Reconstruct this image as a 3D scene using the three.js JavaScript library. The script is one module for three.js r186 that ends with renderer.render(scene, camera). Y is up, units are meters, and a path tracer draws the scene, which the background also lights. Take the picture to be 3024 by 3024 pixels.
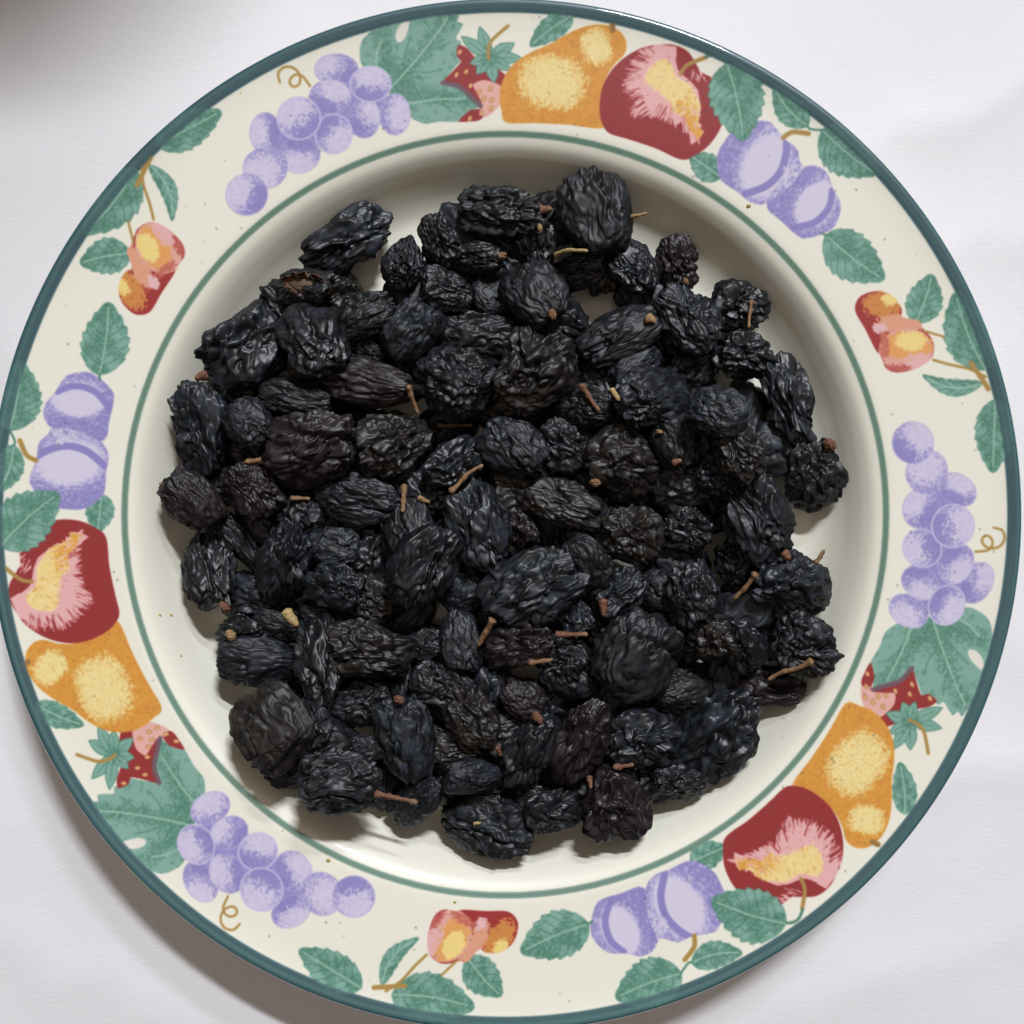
import * as THREE from 'three';
import { mergeVertices, mergeGeometries } from 'three/addons/utils/BufferGeometryUtils.js';
import { RectAreaLightUniformsLib } from 'three/addons/lights/RectAreaLightUniformsLib.js';
import { createNoise3D, createNoise2D } from 'simplex-noise';

// ---------------------------------------------------------------- camera, lamps, exposure
RectAreaLightUniformsLib.init();
const scene = new THREE.Scene();
scene.background = new THREE.Color(0x000000);
const camera = new THREE.PerspectiveCamera(49.65, 1, 0.02, 20);
camera.position.set(0.0015, 0.268, -0.0006);
camera.up.set(0, 0, -1);
camera.lookAt(0.0015, 0, -0.0006);
const renderer = new THREE.WebGLRenderer({ antialias: true });
renderer.setSize(1024, 1024);
renderer.toneMapping = THREE.LinearToneMapping;
renderer.toneMappingExposure = 1.16;
renderer.shadowMap.enabled = true;

const DEG = Math.PI / 180;
// two tube lamps of an overhead fitting, up the picture and a little to the right, and an added soft fill
function tubeLamp(azimuth, elevation, distance, width, height, color, intensity) {
  const l = new THREE.RectAreaLight(color, intensity, width, height);
  l.position.set(Math.sin(azimuth * DEG) * Math.cos(elevation * DEG), Math.sin(elevation * DEG), -Math.cos(azimuth * DEG) * Math.cos(elevation * DEG)).multiplyScalar(distance);
  l.lookAt(0, 0, 0);
  scene.add(l);
  return l;
}
tubeLamp(18, 51.5, 3, 0.49, 0.094, 0xf6f8ff, 425);
tubeLamp(18, 42.5, 3, 0.49, 0.112, 0xf6f8ff, 112);
const overheadFill = new THREE.RectAreaLight(0xffeadb, 0.335, 4, 4);  // broad warm fill from above, added to lift the shade
overheadFill.position.set(0, 2.2, 0);
overheadFill.lookAt(0, 0, 0);
scene.add(overheadFill);

// ---------------------------------------------------------------- helpers
function rng(seed) {
  let s = seed >>> 0;
  return () => { s = (s + 0x6d2b79f5) >>> 0; let t = Math.imul(s ^ (s >>> 15), 1 | s); t = (t + Math.imul(t ^ (t >>> 7), 61 | t)) ^ t; return ((t ^ (t >>> 14)) >>> 0) / 4294967296; };
}
const noise3 = createNoise3D(rng(11)), noise2 = createNoise2D(rng(12));
const smooth = (a, b, x) => { const t = Math.min(1, Math.max(0, (x - a) / (b - a))); return t * t * (3 - 2 * t); };
const lerp = (a, b, t) => a + (b - a) * t;
const taken = {};
const numbered = (n) => { const k = taken[n] = (taken[n] ?? -1) + 1; return k ? `${n}_${String(k).padStart(3, '0')}` : n; };
function mesh(name, geometry, material, parent) {
  const m = new THREE.Mesh(geometry, material);
  m.name = name; m.castShadow = m.receiveShadow = true;
  if (parent) parent.add(m);
  return m;
}
function thing(name, label, category, group) {
  const o = new THREE.Group();
  o.name = numbered(name); o.userData = { label, category };
  if (group) o.userData.group = group;
  scene.add(o);
  return o;
}
const mm = 0.001;

// ---------------------------------------------------------------- the paper under the plate
{
  const n = 220, size = 0.9, g = new THREE.PlaneGeometry(size, size, n, n);
  g.rotateX(-Math.PI / 2);
  const p = g.attributes.position, uv = g.attributes.uv;
  // soft folds: [x, z, direction, length, height] in metres
  const folds = [[0.112, -0.098, -24, 0.05, 0.0011], [0.118, -0.066, -14, 0.05, 0.0007], [0.122, 0.062, -10, 0.05, 0.0008], [0.118, 0.028, 38, 0.03, 0.0005], [-0.1, 0.112, 20, 0.05, 0.0006], [0.092, 0.112, -16, 0.05, 0.0006], [-0.118, -0.03, 70, 0.06, 0.0006]];
  for (let i = 0; i < p.count; i++) {
    const x = p.getX(i), z = p.getZ(i), away = smooth(0.07, 0.11, Math.hypot(x, z));
    let h = 0.0007 * noise2(x * 9, z * 9) + 0.0003 * noise2(x * 26 + 5, z * 26);
    for (const [fx, fz, a, len, up] of folds) {
      const c = Math.cos(a * DEG), s = Math.sin(a * DEG), u = (x - fx) * c + (z - fz) * s, v = -(x - fx) * s + (z - fz) * c + 0.004 * noise2(u * 40, a);
      h += 2.4 * up * Math.exp(-(u * u) / (len * len)) * Math.exp(-Math.abs(v) / 0.009);
    }
    p.setY(i, Math.max(-0.0004, h * 0.8) * away - 0.0004);
    uv.setXY(i, x / 0.12, z / 0.12);
  }
  g.computeVertexNormals();
  const N = 512, d = new Uint8Array(N * N * 4), r = rng(5);
  const f = new Float32Array(N * N).fill(0.5);
  for (let k = 0; k < 9000; k++) {           // paper fibres, mostly lying across
    const x0 = r() * N, y0 = r() * N, a = (r() - 0.5) * 0.9, l = 4 + r() * 16, v = (r() - 0.5) * 0.35;
    for (let t = 0; t < l; t++) { const x = (x0 + t * Math.cos(a)) & (N - 1), y = (y0 + t * Math.sin(a)) & (N - 1); f[y * N + x] += v; }
  }
  for (let i = 0; i < N * N; i++) { const v = Math.min(255, Math.max(0, f[i] * 255)); d.set([v, v, v, 255], i * 4); }
  const t = new THREE.DataTexture(d, N, N);
  t.wrapS = t.wrapT = THREE.RepeatWrapping; t.magFilter = THREE.LinearFilter; t.needsUpdate = true;
  const paper = mesh('paper_sheet', g, new THREE.MeshStandardMaterial({ color: new THREE.Color().setRGB(0.79, 0.795, 0.808), roughness: 0.92, bumpMap: t, bumpScale: 0.00011 }), scene);
  paper.userData = { kind: 'structure', label: 'white slightly crumpled paper covering the table under the plate' };
}

// ---------------------------------------------------------------- the fruit print on the plate
// print units: the plate's centre is (1491, 1520), its edge lies 1530 units out
const PX = 1491, PY = 1520, SPAN = 1550, CAN = 2048;
function drawPrint() {
  const cv = document.createElement('canvas'); cv.width = cv.height = CAN;
  const c = cv.getContext('2d'), r = rng(77), K = CAN / (2 * SPAN);
  c.setTransform(K, 0, 0, K, -(PX - SPAN) * K, -(PY - SPAN) * K);
  c.fillStyle = 'rgb(237,236,219)'; c.fillRect(PX - SPAN, PY - SPAN, 2 * SPAN, 2 * SPAN);
  const frame = (ox, oy, s) => (pts) => { const o = []; for (let i = 0; i < pts.length; i += 2) o.push([ox + pts[i] / s, oy + pts[i + 1] / s]); return o; };
  const closed = (q, tension = 1 / 6) => {
    const n = q.length; c.beginPath(); c.moveTo(...q[0]);
    for (let i = 0; i < n; i++) {
      const a = q[(i + n - 1) % n], b = q[i], d = q[(i + 1) % n], e = q[(i + 2) % n];
      c.bezierCurveTo(b[0] + (d[0] - a[0]) * tension, b[1] + (d[1] - a[1]) * tension, d[0] - (e[0] - b[0]) * tension, d[1] - (e[1] - b[1]) * tension, d[0], d[1]);
    }
    c.closePath();
  };
  const poly = (q) => { c.beginPath(); q.forEach((p, i) => (i ? c.lineTo(...p) : c.moveTo(...p))); c.closePath(); };
  const line = (q, w, col) => {
    c.beginPath(); c.moveTo(...q[0]);
    for (let i = 0; i < q.length - 1; i++) { const a = q[Math.max(0, i - 1)], b = q[i], d = q[i + 1], e = q[Math.min(q.length - 1, i + 2)]; c.bezierCurveTo(b[0] + (d[0] - a[0]) / 6, b[1] + (d[1] - a[1]) / 6, d[0] - (e[0] - b[0]) / 6, d[1] - (e[1] - b[1]) / 6, d[0], d[1]); }
    c.lineWidth = w; c.strokeStyle = col; c.lineCap = 'round'; c.lineJoin = 'round'; c.stroke();
  };
  const box = (q) => { const xs = q.map((p) => p[0]), ys = q.map((p) => p[1]); return [Math.min(...xs), Math.min(...ys), Math.max(...xs), Math.max(...ys)]; };
  // litho stipple: short crayon strokes where chance(x, y) allows
  const stipple = ([x0, y0, x1, y1], density, col, chance, len = 6, w = 2.6, dir = 0.2) => {
    const n = Math.abs((x1 - x0) * (y1 - y0)) * density; c.strokeStyle = col; c.lineWidth = w; c.lineCap = 'round';
    for (let k = 0; k < n; k++) {
      const x = lerp(x0, x1, r()), y = lerp(y0, y1, r());
      if (r() > chance(x, y)) continue;
      const a = dir + (r() - 0.5) * 1.4, l = len * (0.4 + r());
      c.beginPath(); c.moveTo(x, y); c.lineTo(x + Math.cos(a) * l, y + Math.sin(a) * l); c.stroke();
    }
  };
  const LEAF = 'rgb(124,172,156)', DARK = 'rgba(60,120,97,0.58)', VEIN = 'rgb(64,124,102)', RIB = 'rgb(150,190,170)', TWIG = 'rgb(172,136,66)';
  const LILAC = 'rgb(201,194,222)', VIOLET = 'rgba(134,128,190,0.72)', PALE = 'rgb(214,209,228)';
  function leaf(b, t, width, bend = 0, teeth = 6, side = 1) {
    const dx = t[0] - b[0], dy = t[1] - b[1], L = Math.hypot(dx, dy), nx = -dy / L, ny = dx / L;
    const mid = (s) => { const o = bend * Math.sin(Math.PI * s); return [b[0] + dx * s + nx * o, b[1] + dy * s + ny * o]; };
    const half = (s) => width / 2 * Math.pow(Math.sin(Math.PI * Math.pow(s, 0.78)), 0.75);
    const edge = (sg) => {
      const o = [];
      for (let k = 0; k <= teeth * 4; k++) {
        const s = k / (teeth * 4), ph = (s * teeth) % 1, w = half(s) * (0.88 + 0.16 * ph), m = mid(s);
        o.push([m[0] + nx * sg * w + dx * 0.02 * ph, m[1] + ny * sg * w + dy * 0.02 * ph]);
      }
      return o;
    };
    const q = [...edge(1), ...edge(-1).reverse()];
    c.save(); poly(q); c.fillStyle = LEAF; c.fill(); c.clip();
    const bb = box(q), ph = r() * 9;
    const along = (x, y) => ((x - b[0]) * dx + (y - b[1]) * dy) / (L * L), across = (x, y) => ((x - b[0]) * nx + (y - b[1]) * ny) / width * 2;
    stipple(bb, 0.13, DARK, (x, y) => { const s = along(x, y), a = across(x, y) * side; return Math.min(1, Math.max(0, 0.95 - Math.abs(a) * 1.3) * 0.8 + (a > 0 ? 0.34 : 0.02) + 0.45 * Math.sin(s * 15 + Math.abs(a) * 5 + ph) * (1 - s * 0.5)); }, 5, 2.2, Math.atan2(dy, dx));
    for (let k = 1; k < teeth; k++) for (const sg of [-1, 1]) {
      const s = k / teeth, m = mid(s * 0.9), e = mid(Math.min(1, s * 0.9 + 0.2)), w = half(Math.min(0.98, s + 0.12)) * 0.9;
      line([m, [lerp(m[0], e[0], 0.4) + nx * sg * w * 0.5, lerp(m[1], e[1], 0.4) + ny * sg * w * 0.5], [e[0] + nx * sg * w, e[1] + ny * sg * w]], 2.6, 'rgba(54,112,92,0.8)');
    }
    line([mid(0), mid(0.3), mid(0.6), mid(0.92)], 5, RIB);
    c.restore();
    poly(q); c.lineWidth = 2.6; c.strokeStyle = 'rgba(78,136,114,0.8)'; c.stroke();
  }
  function grape(x, y, rx, ry, hx, hy, rim = 0) {       // (hx, hy): where the pale spot of the berry lies
    c.save(); c.beginPath(); c.ellipse(x, y, rx, ry, 0, 0, 7); c.fillStyle = LILAC; c.fill(); c.clip();
    const far = (px, py) => Math.hypot((px - x) / rx - hx, (py - y) / ry - hy);
    c.fillStyle = VIOLET; c.globalAlpha = 0.95; c.beginPath(); c.ellipse(x - hx * rx * 1.25, y - hy * ry * 1.25, rx * 0.7, ry * 0.7, 0, 0, 7); if (Math.hypot(hx, hy) > 0.4) c.fill(); c.globalAlpha = 1;
    stipple([x - rx, y - ry, x + rx, y + ry], 0.14, VIOLET, (px, py) => smooth(0.45, 1.6, far(px, py)), 5, 2.2, 0.5);
    stipple([x - rx, y - ry, x + rx, y + ry], 0.03, PALE, (px, py) => 1 - smooth(0.4, 1.1, far(px, py)), 6, 3, 0.4);
    c.restore();
    c.beginPath(); c.ellipse(x, y, rx - 2, ry - 2, 0, 0, 7); c.lineWidth = rim ? 5 : 3; c.strokeStyle = rim ? 'rgba(200,195,226,0.95)' : 'rgba(180,174,214,0.6)'; c.stroke();
  }
  function repeatUnit() {
    // grapes
    const G = frame(600, 0, 2.76), one = (x, y) => G([x, y])[0];
    // vine leaf behind them
    const V = frame(1000, 0, 2.147), v1 = (x, y) => V([x, y])[0];
    const vine = V([155, 240, 132, 300, 140, 400, 240, 500, 330, 600, 430, 665, 450, 740, 540, 785, 640, 772, 760, 772, 800, 730, 860, 690, 908, 668, 850, 615, 862, 572, 800, 575, 770, 550, 690, 538, 668, 515, 720, 440, 772, 380, 752, 340, 775, 262, 742, 236, 786, 150, 748, 132, 757, 92, 600, 92, 480, 120, 340, 150, 220, 188]);
    c.save(); closed(vine, 1 / 9); c.fillStyle = 'rgb(126,172,156)'; c.fill(); c.clip();
    const root = v1(330, 560), spokes = [v1(700, 100), v1(850, 640), v1(270, 230)];
    const toSeg = (x, y, e) => { const ux = e[0] - root[0], uy = e[1] - root[1], t = Math.min(1, Math.max(0, ((x - root[0]) * ux + (y - root[1]) * uy) / (ux * ux + uy * uy))); return Math.hypot(x - root[0] - ux * t, y - root[1] - uy * t); };
    stipple(box(vine), 0.12, DARK, (x, y) => { const d = Math.min(...spokes.map((e) => toSeg(x, y, e))); return 0.7 * (1 - smooth(2, 40, d)) + 0.75 * (1 - smooth(30, 120, Math.hypot(x - root[0], y - root[1]))) + 0.25 * smooth(0.2, 0.6, noise2(x / 40, y / 40)); }, 5, 2.2, 0.3);
    for (const q of [[545, 315, 620, 300, 705, 262], [470, 445, 560, 455, 655, 435], [405, 425, 420, 330, 455, 220], [560, 650, 640, 655, 720, 710], [620, 650, 680, 600, 760, 585], [300, 430, 310, 360, 330, 300]]) line(V(q), 3.5, 'rgb(74,132,110)');
    line(V([330, 552, 440, 430, 540, 310, 620, 210, 690, 110]), 5.5, RIB); line(V([430, 655, 600, 630, 800, 622]), 5.5, RIB); line(V([232, 430, 240, 330, 270, 250]), 5.5, RIB);
    c.restore();
    closed(V([445, 135, 440, 175, 415, 240, 378, 265, 358, 235, 368, 185, 400, 145])); c.fillStyle = 'rgb(232,228,214)'; c.fill();
    const berries = [[1080, 560, 175, 125, -0.7, -0.5], [500, 1080, 125, 165, -0.7, 0], [1560, 930, 125, 168, 0.4, 0], [1310, 960, 128, 162, 0.6, -0.5], [1030, 785, 168, 140, 0.3, -0.6], [1360, 680, 165, 145, 0.05, -0.55, 1], [1060, 1090, 150, 162, 0.35, 0.4, 1], [780, 1260, 165, 150, -0.1, 0.65], [500, 1370, 178, 165, -0.2, 0.15], [350, 1585, 168, 168, -0.55, -0.2], [775, 960, 175, 172, -0.3, -0.35, 1]];
    for (const [x, y, rx, ry] of berries) { const p = one(x, y); c.beginPath(); c.ellipse(p[0], p[1], rx / 2.76 * 0.98, ry / 2.76 * 0.98, 0, 0, 7); c.fillStyle = 'rgb(146,140,198)'; c.fill(); }
    closed(G([980, 700, 1250, 560, 1480, 760, 1560, 900, 1330, 1050, 1000, 1180, 780, 1250, 560, 1200, 560, 1000, 800, 860])); c.fill();
    for (const [x, y, rx, ry, hx, hy, rim] of berries) { const p = one(x, y); grape(p[0], p[1], rx / 2.76 * 1.04, ry / 2.76 * 1.04, hx, hy, rim); }
    line(G([620, 665, 606, 600, 640, 555, 690, 540, 750, 562, 785, 620, 775, 680, 735, 700, 702, 675, 710, 630, 755, 602, 810, 620, 865, 695]), 7, TWIG);
    // strawberry
    closed(V([757, 278, 745, 345, 775, 385, 720, 450, 655, 520, 700, 540, 770, 545, 830, 605, 905, 680, 960, 640, 1035, 570, 1062, 480, 960, 400, 880, 375, 810, 300]), 1 / 10); c.fillStyle = 'rgb(148,32,34)'; c.fill();
    closed(V([830, 700, 920, 690, 915, 740, 880, 766, 760, 772]), 1 / 10); c.fill();
    line(V([657, 522, 760, 545, 830, 605, 905, 675]), 14, 'rgb(108,82,92)');
    closed(V([850, 535, 905, 505, 960, 512, 1030, 545, 1035, 640, 985, 705, 925, 745, 890, 705, 912, 672, 880, 600]), 1 / 8); c.fillStyle = 'rgb(230,176,164)'; c.fill();
    for (const [x, y] of [[745, 470], [806, 450], [765, 325], [835, 540], [888, 582], [960, 560], [918, 622], [968, 632], [902, 718], [965, 688], [830, 752]]) { const p = v1(x, y); c.beginPath(); c.ellipse(p[0], p[1], 5.5, 8.5, 0.5, 0, 7); c.fillStyle = 'rgb(226,176,116)'; c.fill(); c.lineWidth = 2; c.strokeStyle = 'rgb(168,104,62)'; c.stroke(); }
    const hub = v1(955, 360);
    for (const [x, y, w] of [[892, 165, 34], [776, 226, 34], [1112, 268, 36], [1160, 364, 34], [985, 522, 34], [872, 466, 32], [830, 398, 28], [1090, 440, 30]]) {
      const t = v1(x, y), dx = t[0] - hub[0], dy = t[1] - hub[1], L = Math.hypot(dx, dy), nx = -dy / L * w * 1.05, ny = dx / L * w * 1.05;
      const q = [hub, [hub[0] + dx * 0.45 + nx, hub[1] + dy * 0.45 + ny], t, [hub[0] + dx * 0.45 - nx, hub[1] + dy * 0.45 - ny]];
      c.beginPath(); c.moveTo(...hub); c.quadraticCurveTo(...q[1], ...t); c.quadraticCurveTo(...q[3], ...hub); c.fillStyle = LEAF; c.fill(); c.lineWidth = 3; c.strokeStyle = 'rgb(76,134,112)'; c.stroke();
      line([hub, [hub[0] + dx * 0.75, hub[1] + dy * 0.75]], 3, 'rgb(80,138,116)');
    }
    stipple([hub[0] - 40, hub[1] - 40, hub[0] + 40, hub[1] + 40], 0.05, DARK, (x, y) => 1 - smooth(10, 40, Math.hypot(x - hub[0], y - hub[1])), 5, 3);
    line(V([950, 370, 945, 320, 970, 250, 1072, 160]), 10, TWIG);
    leaf(v1(1482, 96), v1(1212, 288), 74, 6, 5);
    // pear
    const pear = V([1062, 778, 1030, 700, 1018, 590, 1050, 480, 1120, 390, 1220, 325, 1330, 278, 1440, 215, 1560, 165, 1680, 155, 1780, 195, 1822, 262, 1812, 335, 1745, 405, 1695, 490, 1668, 600, 1668, 700, 1682, 792, 1640, 815, 1450, 792, 1250, 782]);
    c.save(); closed(pear); c.fillStyle = 'rgb(220,153,52)'; c.fill(); c.clip();
    stipple(box(pear), 0.03, 'rgba(196,122,44,0.7)', (x, y) => 0.4 + 0.4 * noise2(x / 50, y / 50), 5, 2.6);
    for (const [x, y, rx, ry, rot] of [[1350, 515, 205, 165, 0.2], [1632, 285, 92, 112, -0.35]]) {
      const p = v1(x, y), a = rx / 2.147, b = ry / 2.147, cs = Math.cos(rot), sn = Math.sin(rot);
      const d = (px, py) => Math.pow(Math.pow(Math.abs(((px - p[0]) * cs + (py - p[1]) * sn) / a), 2.6) + Math.pow(Math.abs((-(px - p[0]) * sn + (py - p[1]) * cs) / b), 2.6), 1 / 2.6);
      stipple([p[0] - a * 1.2, p[1] - b * 1.2, p[0] + a * 1.2, p[1] + b * 1.2], 0.2, 'rgba(242,224,154,0.8)', (px, py) => 1 - smooth(0.62, 1.18, d(px, py) + 0.1 * noise2(px / 20, py / 20)), 5, 2.6, 1);
      stipple([p[0] - a, p[1] - b, p[0] + a, p[1] + b], 0.012, 'rgb(224,178,90)', (px, py) => smooth(0.5, 0.95, d(px, py)), 4, 2.2, 1.4);
    }
    stipple(box(pear), 0.003, 'rgba(150,92,34,0.7)', () => 0.7, 1.6, 1.8);
    c.restore();
    line(V([1733, 150, 1738, 188]), 16, 'rgb(150,112,58)');
    // apple
    const A = frame(1700, 100, 1.932), a1 = (x, y) => A([x, y])[0];
    const apple = A([465, 60, 380, 75, 280, 130, 200, 210, 150, 310, 135, 430, 150, 510, 190, 567, 300, 602, 450, 652, 600, 717, 680, 692, 760, 632, 820, 545, 852, 450, 862, 340, 845, 265, 790, 248, 720, 215, 690, 175, 640, 100, 560, 62]);
    leaf(a1(830, 820), a1(650, 690), 90, 0, 5);
    c.save(); closed(apple); c.fillStyle = 'rgb(148,30,34)'; c.fill(); c.clip();
    stipple(box(apple), 0.015, 'rgba(140,32,34,0.7)', () => 0.8, 14, 2.2, 0.4);
    poly(A([460, 55, 370, 110, 445, 122, 335, 180, 400, 188, 285, 252, 355, 250, 282, 308, 355, 308, 308, 362, 380, 350, 318, 395, 390, 392, 340, 425, 402, 422, 300, 478, 425, 430, 358, 488, 452, 436, 408, 474, 482, 432, 440, 474, 522, 440, 498, 492, 552, 470, 560, 525, 602, 500, 618, 562, 642, 540, 655, 634, 702, 604, 734, 552, 704, 540, 724, 518, 692, 500, 712, 458, 692, 440, 712, 400, 700, 318, 660, 268, 605, 222, 578, 150, 575, 70]));
    c.fillStyle = 'rgb(232,178,176)'; c.fill();
    for (let k = 0; k < 190; k++) {
      const way = [[400, 100], [345, 180], [300, 260], [300, 330], [325, 400], [340, 455], [420, 440], [500, 460], [570, 510], [625, 550], [665, 600]], u = r() * 9.99, i = Math.floor(u), f = u - i;
      const x = lerp(way[i][0], way[i + 1][0], f) + 34, y = lerp(way[i][1], way[i + 1][1], f) - 22, a = Math.atan2(y - 250, x - 590) + (r() - 0.5) * 0.35, l = 26 + r() * 46;
      line([a1(x - Math.cos(a) * 30, y - Math.sin(a) * 30), a1(x + Math.cos(a) * l, y + Math.sin(a) * l)], 1.6 + r() * 2.6, r() < 0.86 ? 'rgb(232,178,176)' : 'rgb(158,46,44)');
    }
    closed(A([560, 40, 640, 90, 660, 120, 720, 180, 700, 205, 770, 240, 850, 250, 760, 100, 640, 40]), 1 / 8); c.fillStyle = 'rgb(232,186,180)'; c.fill();
    closed(A([490, 140, 425, 195, 400, 265, 470, 312, 540, 382, 560, 440, 640, 472, 640, 512, 688, 592, 726, 552, 700, 520, 708, 400, 650, 290, 575, 245, 530, 150]), 1 / 10); c.fillStyle = 'rgb(240,208,128)'; c.fill();
    closed(A([580, 370, 560, 440, 620, 470, 640, 520, 690, 590, 722, 552, 680, 500, 690, 430, 640, 400]), 1 / 10); c.fillStyle = 'rgb(226,164,60)'; c.fill();
    c.save(); closed(A([490, 120, 415, 195, 385, 270, 460, 330, 530, 390, 550, 450, 630, 482, 630, 522, 685, 612, 736, 552, 710, 520, 715, 400, 655, 285, 575, 235, 540, 140]), 1 / 10); c.clip();
    stipple([...a1(400, 140), ...a1(730, 600)], 0.02, 'rgb(244,220,154)', (x, y) => 1 - smooth(300, 520, (y - 100) * 1.932), 14, 3, 2.1);
    stipple([...a1(400, 140), ...a1(730, 600)], 0.012, 'rgb(222,160,62)', (x, y) => 0.06 + 0.5 * smooth(320, 500, (y - 100) * 1.932), 14, 2.6, 2.1);
    stipple([...a1(520, 380), ...a1(740, 620)], 0.012, 'rgb(236,190,176)', () => 0.4, 14, 2.6, 1.9); c.restore();
    stipple([...a1(340, 120), ...a1(720, 600)], 0.0022, 'rgba(150,52,48,0.8)', () => 0.5, 2, 2.2);
    closed(A([572, 128, 585, 200, 632, 245, 690, 268, 770, 285, 850, 300, 850, 262, 760, 252, 690, 230, 668, 190, 640, 150, 600, 150]), 1 / 9); c.fillStyle = 'rgb(144,30,34)'; c.fill();
    stipple([...a1(660, 180), ...a1(790, 262)], 0.03, 'rgb(232,186,180)', () => 0.45, 12, 3, 1.2);
    c.restore();
    line(A([598, 222, 640, 172, 742, 132]), 12, TWIG);
    line(A([742, 128, 800, 122, 845, 150, 866, 200]), 8, VEIN);
    // plums
    const plum = A([1055, 490, 1110, 500, 1165, 560, 1200, 602, 1262, 650, 1284, 730, 1300, 760, 1250, 860, 1150, 945, 1060, 972, 990, 958, 925, 905, 826, 832, 804, 740, 815, 668, 850, 610, 900, 545, 980, 490]);
    c.save(); closed(plum); c.fillStyle = 'rgb(192,186,220)'; c.fill(); c.clip();
    const q1 = a1(1080, 745), dl = (x, y, q, a, b, rot) => Math.hypot(((x - q[0]) * Math.cos(rot) + (y - q[1]) * Math.sin(rot)) / a, (-(x - q[0]) * Math.sin(rot) + (y - q[1]) * Math.cos(rot)) / b);
    stipple(box(plum), 0.09, VIOLET, (x, y) => smooth(0.95, 1.6, dl(x, y, q1, 62, 95, 0.42)) * (0.55 + 0.45 * (x < q1[0])), 7, 2.8, 2.2);
    stipple(box(plum), 0.2, PALE, (x, y) => 1 - smooth(0.75, 1.2, dl(x, y, q1, 58, 90, 0.42)), 6, 3, 2.2);
    line(A([1205, 600, 1200, 690, 1165, 790, 1080, 870, 960, 915]), 22, 'rgb(138,132,192)');
    stipple([...a1(1190, 740), ...a1(1300, 900)], 0.06, PALE, () => 0.5, 7, 3, 2.2);
    c.restore();
    const plum2 = A([1310, 755, 1380, 750, 1440, 795, 1470, 880, 1500, 930, 1516, 992, 1482, 1090, 1410, 1140, 1300, 1166, 1240, 1132, 1180, 1075, 1100, 1010, 1095, 965, 1170, 915, 1250, 840]);
    c.save(); closed(plum2, 1 / 8); c.fillStyle = 'rgb(190,184,218)'; c.fill(); c.clip();
    const q2 = a1(1370, 965);
    stipple(box(plum2), 0.1, VIOLET, (x, y) => smooth(0.9, 1.5, dl(x, y, q2, 50, 74, 0.6)) * (0.6 + 0.4 * (x < q2[0])), 7, 2.8, 2.2);
    stipple(box(plum2), 0.2, PALE, (x, y) => 1 - smooth(0.75, 1.2, dl(x, y, q2, 46, 70, 0.6)), 6, 3, 2.2);
    line(A([1466, 890, 1445, 990, 1360, 1075, 1235, 1105]), 20, 'rgb(138,132,192)');
    c.restore();
    leaf(a1(862, 168), a1(958, 606), 170, -8, 8, -1);
    leaf(a1(1325, 525), a1(1130, 305), 84, -10, 6, -1);
    leaf(a1(1405, 545), a1(1715, 800), 150, 6, 8, 1);
    line(A([1185, 588, 1240, 556, 1330, 566]), 14, TWIG); line(A([1322, 522, 1340, 540, 1410, 548]), 6, VEIN);
    leaf(a1(1425, 1145), a1(1760, 1400), 150, 6, 7, -1);
    line(A([1400, 1135, 1430, 1150]), 6, VEIN);
    // peaches and their leaves
    const P = frame(2350, 700, 1.757), p1 = (x, y) => P([x, y])[0];
    leaf(p1(622, 445), p1(708, 192), 112, 6, 6, 1);
    leaf(p1(985, 690), p1(828, 285), 150, -10, 7, -1);
    leaf(p1(1035, 842), p1(1025, 1222), 116, 0, 7, 1);
    leaf(p1(968, 762), p1(660, 715), 52, -24, 7, 1);
    const peach = P([322, 322, 370, 290, 440, 280, 510, 310, 550, 370, 556, 415, 640, 432, 660, 470, 712, 535, 716, 600, 690, 642, 620, 682, 530, 702, 470, 682, 440, 620, 410, 580, 360, 480, 308, 385]);
    c.save(); closed(peach); c.fillStyle = 'rgb(156,34,34)'; c.fill(); c.clip();
    const spot = (x, y, rx, ry, col, dens = 0.14, soft = 0.45) => { const q = p1(x, y); stipple([q[0] - rx * 1.4, q[1] - ry * 1.4, q[0] + rx * 1.4, q[1] + ry * 1.4], dens, col, (px, py) => 1 - smooth(1 - soft, 1 + soft * 0.6, Math.hypot((px - q[0]) / rx, (py - q[1]) / ry)), 6, 3.4, 1); };
    spot(450, 345, 58, 36, 'rgb(208,136,62)'); spot(490, 318, 26, 16, 'rgb(240,214,128)', 0.16);
    spot(545, 445, 70, 24, 'rgb(222,160,128)', 0.2); spot(430, 470, 20, 14, 'rgb(230,184,186)');
    { const q = p1(572, 585); c.beginPath(); c.ellipse(q[0], q[1], 82, 64, -0.1, 0, 7); c.fillStyle = 'rgb(226,168,152)'; c.fill(); }
    spot(580, 560, 66, 40, 'rgb(228,160,84)', 0.16); spot(598, 535, 42, 26, 'rgb(242,216,132)', 0.2); spot(540, 680, 60, 14, 'rgb(186,84,76)', 0.08); spot(455, 560, 14, 40, 'rgb(196,104,84)', 0.08); spot(640, 640, 50, 24, 'rgb(230,178,176)', 0.1);
    c.restore();
    line(P([668, 486, 772, 516]), 7, TWIG); line(P([716, 636, 800, 660, 900, 682, 985, 725]), 8, TWIG); line(P([912, 652, 960, 725, 1000, 788]), 14, TWIG);
  }
  c.beginPath(); c.arc(PX, PY, 1505, 0, 7); c.lineWidth = 43; c.strokeStyle = 'rgb(48,88,95)'; c.stroke();
  for (const [turn, cx, cy] of [[0, PX, PY], [120, 1500, 1509], [240, 1484, 1520]]) {
    c.save(); c.translate(cx, cy); c.rotate(turn * DEG); c.translate(-cx, -cy); repeatUnit(); c.restore();
  }
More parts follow.
